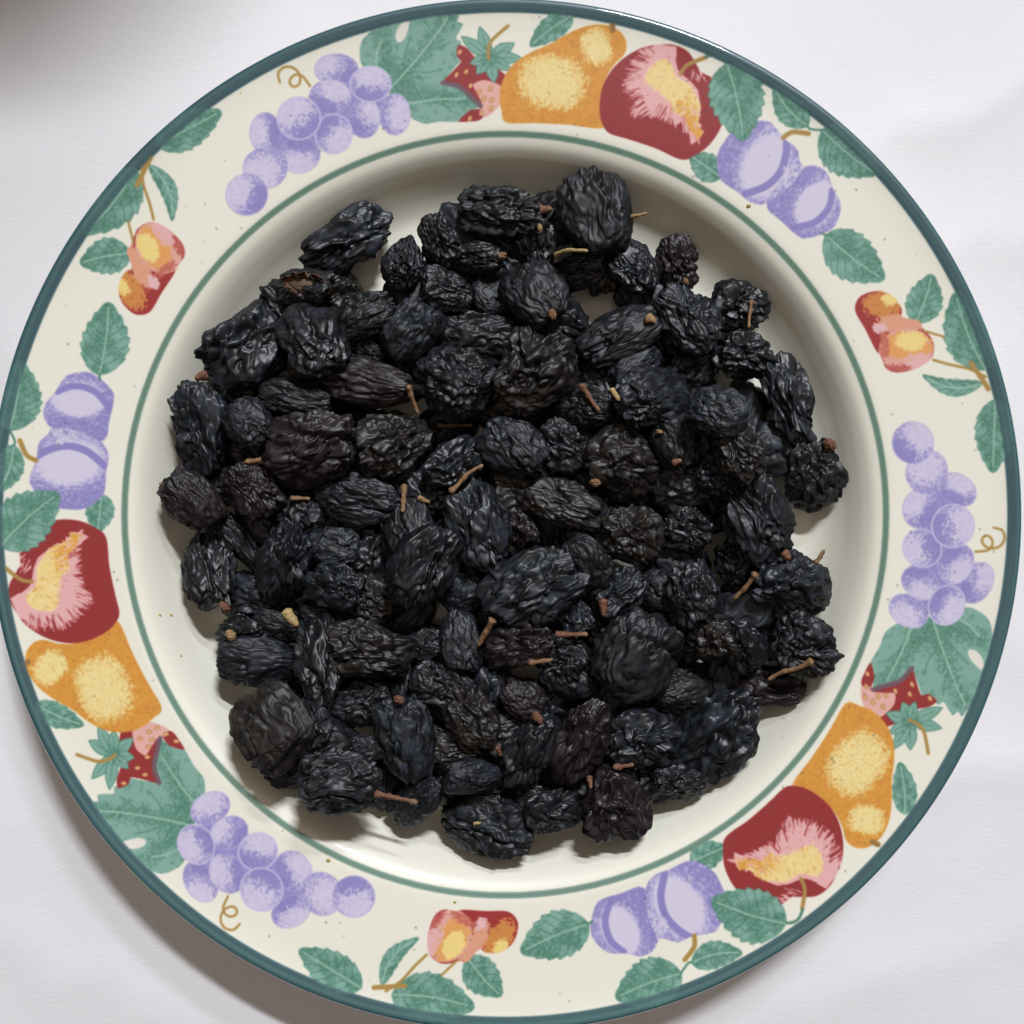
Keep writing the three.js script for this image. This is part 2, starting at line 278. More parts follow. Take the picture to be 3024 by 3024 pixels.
  // painted bands: green line at the well, brushed teal edge
  const ring = (rad, w, col) => { c.beginPath(); c.arc(PX, PY, rad, 0, 7); c.lineWidth = w; c.strokeStyle = col; c.stroke(); };
  ring(1125, 17, 'rgb(104,140,121)');
  ring(1125, 9, 'rgb(96,132,114)');
  ring(1506, 42, 'rgba(42,82,90,0.66)');
  for (let k = 0; k < 46; k++) {            // brush streaks of the banding wheel
    const rad = 1486 + r() * 36, a = r() * 7, l = 0.4 + r() * 2.2;
    c.beginPath(); c.arc(PX, PY, rad, a, a + l); c.lineWidth = 2 + r() * 6; c.strokeStyle = r() < 0.5 ? 'rgba(42,78,86,0.4)' : 'rgba(84,126,124,0.22)'; c.stroke();
  }
  ring(1532, 7, 'rgb(226,222,204)');
  for (let k = 0; k < 170; k++) {           // dark specks fired into the glaze
    const a = r() * 7, rad = 1140 + r() * 340; c.fillStyle = r() < 0.25 ? 'rgba(190,160,60,0.8)' : 'rgba(70,60,52,0.75)';
    c.beginPath(); c.ellipse(PX + Math.cos(a) * rad, PY + Math.sin(a) * rad, 1.4 + r() * 2.2, 1.2 + r() * 1.6, r() * 3, 0, 7); c.fill();
  }
  for (let k = 0; k < 26; k++) { const a = r() * 7, rad = 850 + r() * 240; c.fillStyle = 'rgba(120,100,70,0.6)'; c.beginPath(); c.ellipse(PX + Math.cos(a) * rad, PY + Math.sin(a) * rad, 1 + r() * 2, 1 + r(), r() * 3, 0, 7); c.fill(); }
  const soft = document.createElement('canvas'); soft.width = soft.height = CAN;
  const sc = soft.getContext('2d'); sc.filter = 'blur(1.3px)'; sc.drawImage(cv, 0, 0);       // colours bleed a little under the glaze
  const t = new THREE.CanvasTexture(soft); t.colorSpace = THREE.SRGBColorSpace; t.anisotropy = 8;
  return t;
}

// ---------------------------------------------------------------- the plate
const FACE = [[0, 7], [30, 7], [55, 7], [66, 7.1], [70, 7.5], [72.8, 8.5], [75.2, 10.4], [77.4, 13.1], [79.3, 16.0], [81, 18.3], [82.9, 20.0], [85.7, 21.1], [88.5, 21.55], [94, 22.2], [101, 23.0], [106, 23.6], [109.4, 24.2], [111.4, 24.75], [112.5, 25], [113.2, 24.9], [113.6, 24.5], [113.8, 24]];
const faceCurve = new THREE.SplineCurve(FACE.map(([x, y]) => new THREE.Vector2(x, y))).getPoints(160);
const faceAt = (r) => { for (let i = 1; i < faceCurve.length; i++) if (faceCurve[i].x >= r) { const a = faceCurve[i - 1], b = faceCurve[i]; return lerp(a.y, b.y, (r - a.x) / Math.max(1e-6, b.x - a.x)); } return 25; };
{
  const plate = thing('dinner_plate', 'cream rimmed plate with fruit print and teal edge, holding the raisins', 'plate');
  const lathe = (pts) => new THREE.LatheGeometry(pts.map((p) => new THREE.Vector2(Math.max(0.0001, p.x) * mm, p.y * mm)), 288);
  const g = lathe(faceCurve), p = g.attributes.position, uv = g.attributes.uv;
  for (let i = 0; i < p.count; i++) {
    const x = p.getX(i), z = p.getZ(i), rad = Math.hypot(x, z) * 1000, rho = (rad < 85.7 ? 1134 * rad / 85.7 : 1134 + (rad - 85.7) * 14.1) / (2 * SPAN);
    uv.setXY(i, 0.5 + rho * x / Math.max(1e-9, rad * mm), 0.5 - rho * z / Math.max(1e-9, rad * mm));
  }
  const glaze = { roughness: 0.42, clearcoat: 1, clearcoatRoughness: 0.05 };
  mesh('glazed_face', g, new THREE.MeshPhysicalMaterial({ map: drawPrint(), ...glaze }), plate);
  const cream = new THREE.MeshPhysicalMaterial({ color: 'rgb(232,228,212)', ...glaze });
  const under = new THREE.SplineCurve([[113.8, 24], [113.6, 23.5], [111, 22.3], [106, 21.0], [95, 19.6], [88, 18.4], [84.5, 16.6], [81, 12.8], [77, 8.4], [73, 5.8], [68, 4.4], [64, 3.9], [40, 3.7], [0, 3.7]].map(([x, y]) => new THREE.Vector2(x, y))).getPoints(90);
  mesh('underside', lathe(under), cream, plate);
  mesh('foot_ring', lathe([[66.4, 4.3], [65.8, 1], [65, 0.3], [64, 0], [63, 0.3], [62.2, 1], [61.6, 4]].map(([x, y]) => ({ x, y }))), cream, plate);
}

// ---------------------------------------------------------------- an unseen jug, added to cast the shadow in the paper's corner
{
  const addedJug = thing('added_shadow_jug', 'plain white jug out of view, added to cast the shadow on the paper corner', 'jug');
  addedJug.position.set(-0.066, 0, -0.356);
  const w = new THREE.MeshPhysicalMaterial({ color: 'rgb(228,226,220)', roughness: 0.4, clearcoat: 0.8 });
  const v = (a) => a.map(([x, y]) => new THREE.Vector2(x * mm, y * mm));
  mesh('jug_body', new THREE.LatheGeometry(v([[0, 2], [40, 2], [41, 0], [46, 0], [60, 16], [70, 80], [71, 180], [72, 252], [71, 255], [69.6, 252], [68.5, 180], [67, 80], [56, 18], [44, 6], [0, 5]]), 96), w, addedJug);
  mesh('handle', new THREE.TubeGeometry(new THREE.CatmullRomCurve3([[-69, 140, 0], [-100, 142, 0], [-110, 100, 0], [-96, 60, 0], [-66, 56, 0]].map(([x, y, z]) => new THREE.Vector3(x * mm, y * mm, z * mm))), 40, 0.0045, 12), w, addedJug);
}

// ---------------------------------------------------------------- the raisins
// [id, x mm, z mm, length mm, width mm, heading, layer, wrinkles, tone]
const RAISINS = [
  [1, -1.0, -67.1, 20.0, 13.5, 5, 1, "c", "k"],
  [2, 20.5, -67.3, 20.7, 17.5, 80, 1, "f", "k"],
  [3, -36.1, -62.7, 23.9, 13.0, -27, 1, "s", "b"],
  [4, -23.3, -56.1, 13.6, 10.6, 80, 0, "c", "k"],
  [5, -14.5, -60.8, 12.7, 9.9, 75, 1, "c", "k"],
  [6, -5.7, -57.1, 11.0, 8.0, 0, 0, "s", "k"],
  [7, 7.0, -60.7, 13.7, 10.5, 75, 0, "s", "k"],
  [8, 28.5, -56.0, 15.5, 11.3, 70, 1, "s", "b"],
  [9, 39.5, -57.7, 13.4, 10.7, 75, 1, "c", "p"],
  [10, 53.5, -47.4, 13.9, 11.9, 10, 0, "s", "k"],
  [11, 41.2, -44.1, 18.3, 14.6, 50, 2, "c", "b"],
  [12, 53.7, -35.8, 14.2, 12.1, 20, 1, "s", "k"],
  [13, 64.2, -25.9, 22.7, 12.4, 78, 1, "s", "b"],
  [14, 70.3, -8.9, 17.6, 14.6, 75, 0, "s", "k"],
  [15, 56.2, 0.1, 22.2, 17.3, 70, 2, "c", "b"],
  [16, 64.3, 15.3, 20.9, 15.4, 8, 1, "c", "b"],
  [17, 66.9, 29.6, 15.9, 14.8, 30, 1, "c", "k"],
  [18, 48.5, 49.3, 24.3, 17.7, -52, 2, "s", "b"],
  [19, 60.5, 39.2, 16.2, 9.8, 5, 0, "s", "p"],
  [20, 40.2, 60.6, 15.5, 9.5, 10, 0, "s", "k"],
  [21, 24.4, 64.5, 19.5, 17.4, 85, 1, "s", "p"],
  [22, -4.0, 69.8, 23.1, 16.6, 5, 1, "c", "b"],
  [23, 10.8, 65.6, 14.2, 10.1, 5, 0, "s", "k"],
  [24, -19.7, 64.1, 17.0, 9.4, -48, 0, "f", "b"],
  [25, -35.1, 57.5, 19.2, 16.7, 10, 1, "c", "k"],
  [26, -50.2, 45.0, 19.0, 17.8, 40, 1, "f", "m"],
  [27, -55.6, 33.3, 18.4, 13.1, 5, 1, "f", "b"],
  [28, -60.0, 27.1, 12.7, 9.5, -30, 0, "s", "k"],
  [29, -67.4, 12.9, 19.3, 13.5, 75, 1, "s", "k"],
  [30, -70.1, -2.7, 16.2, 13.0, 40, 1, "f", "p"],
  [31, -67.8, -19.1, 23.2, 14.6, 80, 1, "s", "b"],
  [32, -58.2, -37.2, 20.6, 19.0, -40, 1, "s", "b"],
  [33, -42.2, -38.3, 19.3, 15.9, 70, 2, "s", "k"],
  [34, -44.6, -51.1, 15.1, 9.4, 5, 0, "s", "k"],
  [35, -31.0, -29.1, 22.2, 12.3, 6, 2, "f", "p"],
  [36, -12.0, -29.4, 19.2, 16.9, 25, 2, "c", "k"],
  [37, 6.4, -32.7, 22.2, 18.8, -42, 2, "c", "m"],
  [38, -5.7, -39.4, 20.3, 13.7, 5, 1, "c", "k"],
  [39, 25.2, -40.0, 19.6, 12.8, -25, 2, "f", "k"],
  [40, 6.9, -48.5, 16.0, 13.9, 60, 1, "f", "k"],
  [41, -3.4, -49.1, 10.3, 9.2, 60, 0, "f", "b"],
  [42, -12.8, -50.1, 13.5, 10.9, 15, 1, "c", "k"],
  [43, -20.9, -41.1, 15.6, 12.2, -50, 1, "f", "b"],
  [44, -31.0, -44.9, 14.6, 10.7, -20, 0, "f", "k"],
  [45, -32.4, -36.7, 11.1, 8.5, 30, 0, "c", "m"],
  [46, -46.9, -25.5, 16.9, 9.6, 10, 0, "f", "k"],
  [47, -56.1, -19.7, 12.3, 10.3, 50, 0, "f", "b"],
  [48, -42.5, -14.6, 21.6, 17.8, -15, 2, "c", "p"],
  [49, -24.8, -16.6, 19.4, 16.6, -15, 2, "c", "m"],
  [50, -11.2, -11.2, 14.5, 10.9, -45, 1, "s", "b"],
  [51, 1.4, -15.1, 16.1, 14.0, 40, 1, "f", "b"],
  [52, 12.4, -15.3, 13.7, 12.1, 50, 0, "c", "k"],
  [53, 17.4, -24.1, 14.1, 11.2, 10, 1, "c", "k"],
  [54, 32.5, -26.0, 20.0, 13.3, -15, 1, "c", "b"],
  [55, 29.3, -33.1, 13.8, 8.6, -30, 0, "f", "b"],
  [56, 45.0, -22.1, 12.9, 11.6, 40, 1, "f", "b"],
  [57, 37.8, -15.6, 12.6, 11.1, 70, 1, "f", "k"],
  [58, 26.9, -11.3, 20.3, 15.1, 38, 2, "c", "m"],
  [59, 50.2, -14.4, 16.0, 12.3, 65, 0, "c", "m"],
  [60, 47.8, -8.1, 12.6, 10.8, 40, 0, "s", "b"],
  [61, 13.1, -2.8, 19.2, 11.4, 15, 1, "c", "m"],
  [62, 28.8, 4.4, 16.4, 14.4, 15, 1, "c", "m"],
  [63, 40.9, 3.3, 12.1, 11.3, 20, 1, "s", "k"],
  [64, -5.7, 2.0, 21.5, 14.5, 66, 2, "s", "b"],
  [65, 3.8, 3.7, 10.2, 8.4, 60, 0, "s", "p"],
  [66, -33.0, -3.6, 21.4, 11.8, 8, 2, "c", "b"],
  [67, -56.4, -5.4, 14.6, 12.7, 60, 1, "c", "p"],
  [68, -61.1, 5.7, 18.6, 8.0, 52, 0, "s", "k"],
  [69, -49.2, 10.5, 22.8, 14.0, -64, 1, "c", "b"],
  [70, -38.2, 7.2, 12.0, 9.4, 10, 0, "f", "b"],
  [71, -22.0, 4.4, 16.5, 13.6, 80, 1, "f", "k"],
  [72, -17.6, 11.4, 19.8, 16.0, -60, 2, "s", "k"],
  [73, -37.7, 15.3, 14.4, 10.6, 10, 1, "s", "b"],
  [74, -29.9, 19.1, 13.1, 11.5, 20, 1, "c", "m"],
  [75, -9.6, 17.0, 12.7, 11.7, -40, 0, "f", "b"],
  [76, 6.4, 15.8, 24.7, 17.5, -28, 2, "c", "b"],
  [77, 18.0, 10.7, 14.0, 11.4, 60, 1, "f", "k"],
  [78, 25.2, 16.8, 13.9, 11.0, -35, 1, "c", "b"],
  [79, 34.9, 16.8, 11.0, 9.4, 20, 0, "f", "k"],
  [80, 42.3, 17.4, 14.7, 13.4, 70, 1, "s", "k"],
  [81, 51.5, 10.9, 11.3, 9.2, 60, 0, "s", "b"],
  [82, 29.2, 30.8, 20.9, 19.1, -60, 2, "f", "k"],
  [83, 44.9, 27.7, 12.4, 10.5, -20, 0, "s", "m"],
  [84, 53.0, 29.2, 12.5, 10.7, 70, 0, "s", "k"],
  [85, 39.9, 39.0, 15.8, 10.6, -15, 1, "f", "m"],
  [86, 2.7, 28.9, 17.9, 11.4, -20, 2, "c", "p"],
  [87, -9.9, 28.4, 14.6, 9.9, 80, 2, "f", "b"],
  [88, -30.2, 30.1, 20.2, 14.3, 12, 2, "c", "m"],
  [89, -18.9, 29.3, 11.8, 7.9, -15, 1, "s", "k"],
  [90, -41.5, 31.4, 22.6, 10.3, 76, 1, "s", "k"],
  [91, 14.2, 34.3, 16.8, 13.7, 40, 1, "c", "k"],
  [92, -14.4, 38.2, 15.2, 11.5, 20, 0, "c", "k"],
  [93, -32.1, 42.7, 14.6, 12.0, -15, 1, "c", "k"],
  [94, -42.3, 44.8, 12.4, 10.3, 60, 0, "s", "k"],
  [95, 3.9, 41.1, 11.5, 10.0, 30, 0, "f", "p"],
  [96, -6.9, 44.9, 14.5, 12.2, 40, 2, "c", "m"],
  [97, -21.8, 49.6, 19.2, 13.8, 82, 2, "f", "b"],
  [98, -10.5, 51.7, 14.8, 9.6, 10, 0, "c", "m"],
  [99, -7.1, 57.5, 13.6, 8.4, 8, 1, "f", "b"],
  [100, 5.0, 53.0, 19.7, 13.2, -72, 1, "s", "k"],
  [101, 16.5, 50.0, 20.9, 13.2, -74, 2, "s", "p"],
  [102, 31.2, 50.4, 19.0, 14.9, 15, 1, "s", "b"],
  [103, 14.5, 22.6, 13.2, 9.7, 50, 1, "s", "b"],
  [104, -51.6, 24.9, 11.4, 7.4, 20, 0, "f", "k"],
  [105, -40.8, 23.4, 13.2, 7.7, 10, 1, "f", "k"],
  [106, 16.5, -55.1, 14.9, 8.8, -10, 0, "s", "k"],
  [107, 50.5, -43.4, 10.1, 7.6, 60, 0, "s", "k"],
  [108, -30.4, 51.0, 8.1, 6.1, 0, 0, "f", "k"],
  [109, -46.6, -1.3, 15.7, 12.3, 71, 0, "c", "k"],
  [110, 38.9, -6.5, 15.2, 12.8, 165, 0, "c", "k"],
  [111, 44.0, -33.8, 16.4, 12.8, 140, 0, "c", "b"],
  [112, 54.3, 20.9, 15.6, 13.8, 149, 0, "f", "b"],
  [113, -3.9, 38.0, 15.6, 12.7, 112, 0, "s", "b"],
  [114, -31.2, 10.6, 15.3, 13.2, 120, 0, "s", "k"],
  [115, -19.3, -6.5, 15.5, 13.0, 16, 0, "s", "b"],
  [116, 23.5, 43.1, 15.1, 12.6, 126, 0, "f", "k"],
  [117, -24.4, 41.4, 16.2, 13.2, 77, 0, "c", "k"],
  [118, 3.0, -4.8, 15.9, 13.6, 7, 0, "c", "m"],
  [119, 50.8, 38.0, 16.7, 12.6, 96, 0, "f", "b"],
  [120, -2.2, -25.3, 15.4, 13.4, 11, 0, "c", "m"],
  [121, -22.7, 22.6, 15.8, 12.8, 134, 0, "f", "k"],
  [122, -58.6, 19.2, 17.5, 12.3, 11, 0, "c", "b"],
  [123, 38.9, 10.6, 17.1, 13.2, 42, 0, "f", "k"],
  [124, 32.0, -49.2, 15.8, 12.1, 64, 0, "c", "b"],
  [125, 62.8, -15.0, 17.0, 13.9, 3, 0, "f", "b"],
  [126, 21.8, -32.1, 17.6, 13.5, 73, 0, "s", "k"],
  [127, -22.7, -33.8, 15.8, 12.5, 79, 0, "c", "b"],
  [128, 25.2, -21.9, 16.1, 13.9, 59, 0, "c", "b"],
  [129, -14.1, -20.1, 15.2, 12.4, 141, 0, "f", "b"],
  [130, 1.3, -57.8, 16.6, 12.9, 37, 0, "c", "k"],
  [131, 13.2, -44.1, 15.2, 12.2, 30, 0, "s", "k"],
  [132, -21.0, -50.9, 16.7, 13.1, 104, 0, "f", "k"],
  [133, -3.9, 24.3, 15.4, 13.1, 139, 0, "f", "k"],
  [134, 21.8, 24.3, 16.3, 12.5, 73, 0, "c", "k"],
  [135, 47.4, -1.3, 16.2, 12.6, 160, 0, "c", "m"],
  [136, -62.0, -27.0, 15.6, 12.2, 45, 0, "s", "k"],
  [137, 8.1, -21.9, 17.1, 12.9, 47, 0, "f", "k"],
  [138, -48.3, 20.9, 17.4, 12.7, 21, 0, "s", "m"],
  [139, 35.5, -38.9, 17.6, 13.3, 156, 0, "s", "k"],
  [140, -55.2, -13.3, 16.4, 12.3, 37, 0, "s", "k"],
  [141, 11.5, 43.1, 16.0, 13.3, 143, 0, "s", "b"],
  [142, 20.1, 3.8, 17.2, 13.1, 117, 0, "s", "b"],
  [143, -27.8, 60.2, 16.0, 12.8, 89, 0, "f", "k"],
  [144, -38.1, 51.7, 15.2, 13.8, 22, 0, "f", "k"],
  [145, 40.6, 26.0, 17.4, 13.4, 83, 0, "f", "m"],
  [146, -34.7, -20.1, 17.5, 12.5, 0, 0, "c", "k"],
  [147, 9.8, 5.5, 16.7, 12.6, 71, 0, "f", "k"],
  [148, 61.1, 27.7, 16.5, 13.7, 36, 0, "s", "b"],
  [149, -39.8, -49.2, 17.2, 13.1, 141, 0, "s", "m"],
  [150, 56.0, -23.6, 15.1, 12.2, 107, 0, "f", "b"],
  [151, -3.9, 12.3, 16.7, 12.4, 65, 0, "s", "k"],
  [152, 4.7, 65.4, 15.8, 12.7, 13, 0, "s", "m"],
  [153, -15.8, 58.5, 16.1, 13.6, 56, 0, "c", "m"],
  [154, 18.4, -9.9, 17.3, 12.8, 13, 0, "s", "b"],
  [155, -65.4, -8.2, 16.4, 12.9, 154, 0, "f", "k"],
  [156, -15.8, 46.5, 16.7, 13.9, 114, 0, "f", "m"],
  [157, -55.2, 2.1, 15.4, 13.1, 66, 0, "c", "k"],
  [158, -46.6, 55.1, 16.9, 12.7, 154, 0, "f", "k"],
  [159, -46.6, 41.4, 17.0, 12.1, 56, 0, "s", "k"],
  [160, -5.6, -8.2, 16.4, 13.4, 87, 0, "c", "k"],
  [161, 33.7, 43.1, 16.2, 12.6, 41, 0, "c", "k"],
  [162, -9.0, -64.6, 16.9, 13.2, 56, 0, "f", "b"],
  [163, 21.8, -59.5, 17.6, 13.0, 79, 0, "s", "m"],
  [164, 45.7, -13.3, 16.1, 12.6, 107, 0, "s", "b"],
  [165, -50.0, -47.5, 15.4, 12.2, 25, 0, "s", "k"],
  [166, 13.2, 61.9, 15.8, 13.9, 35, 0, "f", "k"],
  [167, 42.3, -21.9, 15.3, 13.3, 162, 0, "f", "b"],
  [168, 3.0, -44.1, 15.9, 12.7, 4, 0, "c", "k"],
  [169, 9.8, -68.0, 17.2, 13.6, 171, 0, "c", "k"],
  [170, 25.2, 56.8, 16.6, 13.0, 103, 0, "c", "k"],
  [171, 33.7, 60.2, 15.5, 13.0, 159, 0, "c", "b"],
  [172, -0.5, 48.3, 17.3, 13.4, 158, 0, "c", "m"],
  [173, -43.2, -30.4, 16.9, 12.7, 41, 0, "f", "m"],
  [174, -7.3, -54.3, 17.5, 12.8, 72, 0, "f", "b"],
  [175, 32.0, 20.9, 16.2, 13.2, 45, 0, "s", "m"],
  [176, 33.7, -18.4, 16.9, 13.2, 65, 0, "f", "k"],
  [177, 30.3, -3.0, 15.5, 12.2, 175, 0, "s", "b"],
  [178, 57.7, 10.6, 16.7, 12.7, 16, 0, "f", "m"],
  [179, 11.5, 27.7, 15.6, 13.8, 160, 0, "c", "k"],
  [180, -12.4, -45.8, 17.5, 12.2, 23, 0, "c", "k"],
  [181, -15.8, 2.1, 16.1, 13.2, 111, 0, "s", "b"],
  [182, -29.5, -40.7, 15.1, 12.6, 135, 0, "c", "k"],
  [183, -51.7, -33.8, 17.6, 12.2, 48, 0, "s", "b"],
  [184, -15.8, 32.9, 16.7, 13.3, 31, 0, "c", "m"],
  [185, -3.9, 56.8, 17.6, 13.7, 129, 0, "s", "b"],
  [186, -34.7, 24.3, 16.9, 13.5, 99, 0, "s", "m"],
  [187, -36.4, 38.0, 15.5, 13.7, 87, 0, "c", "m"],
  [188, -51.7, -21.9, 15.5, 13.7, 46, 0, "f", "b"],
  [189, -43.2, 10.6, 17.4, 12.7, 69, 0, "f", "k"],
  [190, -31.2, -9.9, 15.8, 13.4, 54, 0, "c", "k"],
  [191, -36.4, 2.1, 15.5, 13.7, 148, 0, "c", "k"],
];
const STEMS = [
  [1, "o", 0.9, "r", 6.9, -67.1, 10.4, -67.2],
  [2, "o", 0.5, "t", 27.7, -66.0, 31.4, -66.7],
  [6, "l", 0.8, "o", -1.1, -56.7, -0.1, -57.2],
  [7, "l", 0.6, "y", 7.4, -63.3, 7.8, -62.2],
  [9, "l", 0.6, "o", 40.3, -53.0, 40.8, -51.8],
  [10, "l", 0.55, "o", 55.3, -48.2, 54.7, -45.1, 54.1, -41.6],
  [14, "l", 1.3, "r", 72.2, -16.1, 73.5, -15.4],
  [15, "l", 0.9, "r", 60.8, 8.0, 62.5, 9.9],
  [16, "o", 0.6, "o", 69.1, 11.0, 71.1, 7.7],
  [17, "l", 0.75, "o", 66.9, 31.6, 63.8, 33.4, 60.6, 34.6, 57.9, 36.5],
  [21, "l", 0.7, "r", 23.5, 55.1, 28.3, 54.9],
  [22, "l", 0.4, "y", -7.1, 68.1, -5.3, 67.8],
  [25, "o", 0.8, "r", -28.0, 59.4, -22.8, 60.3, -18.5, 61.1],
  [28, "l", 1.1, "t", -61.2, 26.3, -60.3, 27.0],
  [29, "l", 1.0, "r", -63.2, 19.9, -61.9, 21.1],
  [30, "o", 0.8, "r", -73.9, -5.3, -77.0, -7.1],
  [32, "o", 1.0, "r", -66.1, -31.3, -69.1, -30.2],
  [35, "l", 0.7, "o", -21.4, -28.5, -20.4, -25.4, -19.3, -22.2],
  [39, "l", 0.9, "t", 30.9, -43.7, 33.2, -42.3],
  [40, "l", 0.9, "o", 10.1, -43.8, 10.4, -42.6],
  [48, "o", 0.9, "o", -51.6, -12.3, -57.3, -11.6],
  [50, "l", 0.75, "o", -12.1, -4.8, -10.1, -6.8, -7.8, -9.3, -4.8, -10.9],
  [53, "l", 0.8, "r", 16.6, -28.8, 18.6, -25.6, 20.7, -22.7],
  [58, "l", 0.5, "t", 33.2, -18.4, 34.1, -17.9],
  [61, "l", 0.95, "o", 19.3, -7.1, 20.4, -7.0],
  [66, "l", 0.8, "o", -22.5, -6.8, -22.5, -3.7, -22.6, -0.5],
  [78, "l", 0.95, "r", 21.6, 18.4, 21.6, 22.3],
  [86, "l", 0.9, "o", -2.5, 22.4, -4.1, 25.5, -6.0, 28.8],
  [91, "l", 0.8, "r", 10.9, 26.2, 18.3, 26.4],
  [100, "l", 1.0, "r", 6.4, 43.6, 7.7, 45.1],
  [101, "l", 0.6, "r", 18.4, 57.1, 18.7, 59.7],
  [92, "l", 0.9, "r", -23.7, 39.7, -22.2, 40.1],
  [98, "l", 0.6, "r", -1.8, 50.3, -0.9, 52.7],
  [57, "l", 0.7, "r", 36.2, -11.2, 38.3, -11.9],
  [16, "l", 0.75, "o", 54.8, 12.5, 52.9, 15.8, 50.5, 18.7],
  [0, "l", 0.65, "y", 10.9, -57.5, 13.4, -58.0, 18.1, -57.4],
  [0, "l", 0.7, "y", 22.8, -27.2, 24.5, -24.4],
  [0, "l", 0.6, "t", -19.5, -3.9, -16.7, -2.7],
  [0, "l", 1.2, "y", -48.5, 21.0, -45.3, 24.3],
  [0, "l", 0.6, "o", -48.0, -3.7, -43.5, -3.6],
  [0, "l", 0.6, "r", -15.4, -20.2, -7.5, -20.4],
  [0, "l", 0.7, "o", 5.1, 32.4, 10.5, 31.9],
];
const CRUMBS = [[-77.9, 22.6], [-76.1, 22.8], [54.2, -68.8], [-11.2, 86.3], [-39.4, 77.0], [-73.5, 32.0]];

const bases = {};
function ball(detail) {
  if (!bases[detail]) { const g = new THREE.IcosahedronGeometry(1, detail); g.deleteAttribute('uv'); g.deleteAttribute('normal'); bases[detail] = mergeVertices(g, 1e-5); }
  return bases[detail];
}
const TONES = {      // skin, waxy bloom
  k: [[0.006, 0.0065, 0.0078], [0.028, 0.033, 0.042]], b: [[0.006, 0.0075, 0.010], [0.036, 0.047, 0.064]],
  p: [[0.010, 0.006, 0.0075], [0.037, 0.029, 0.036]], m: [[0.0105, 0.0085, 0.007], [0.034, 0.031, 0.027]],
};
const skins = { s: new THREE.MeshPhysicalMaterial({ vertexColors: true, roughness: 0.43, specularIntensity: 1 }), c: new THREE.MeshPhysicalMaterial({ vertexColors: true, roughness: 0.48, specularIntensity: 1 }), f: new THREE.MeshPhysicalMaterial({ vertexColors: true, roughness: 0.53, specularIntensity: 0.95 }) };
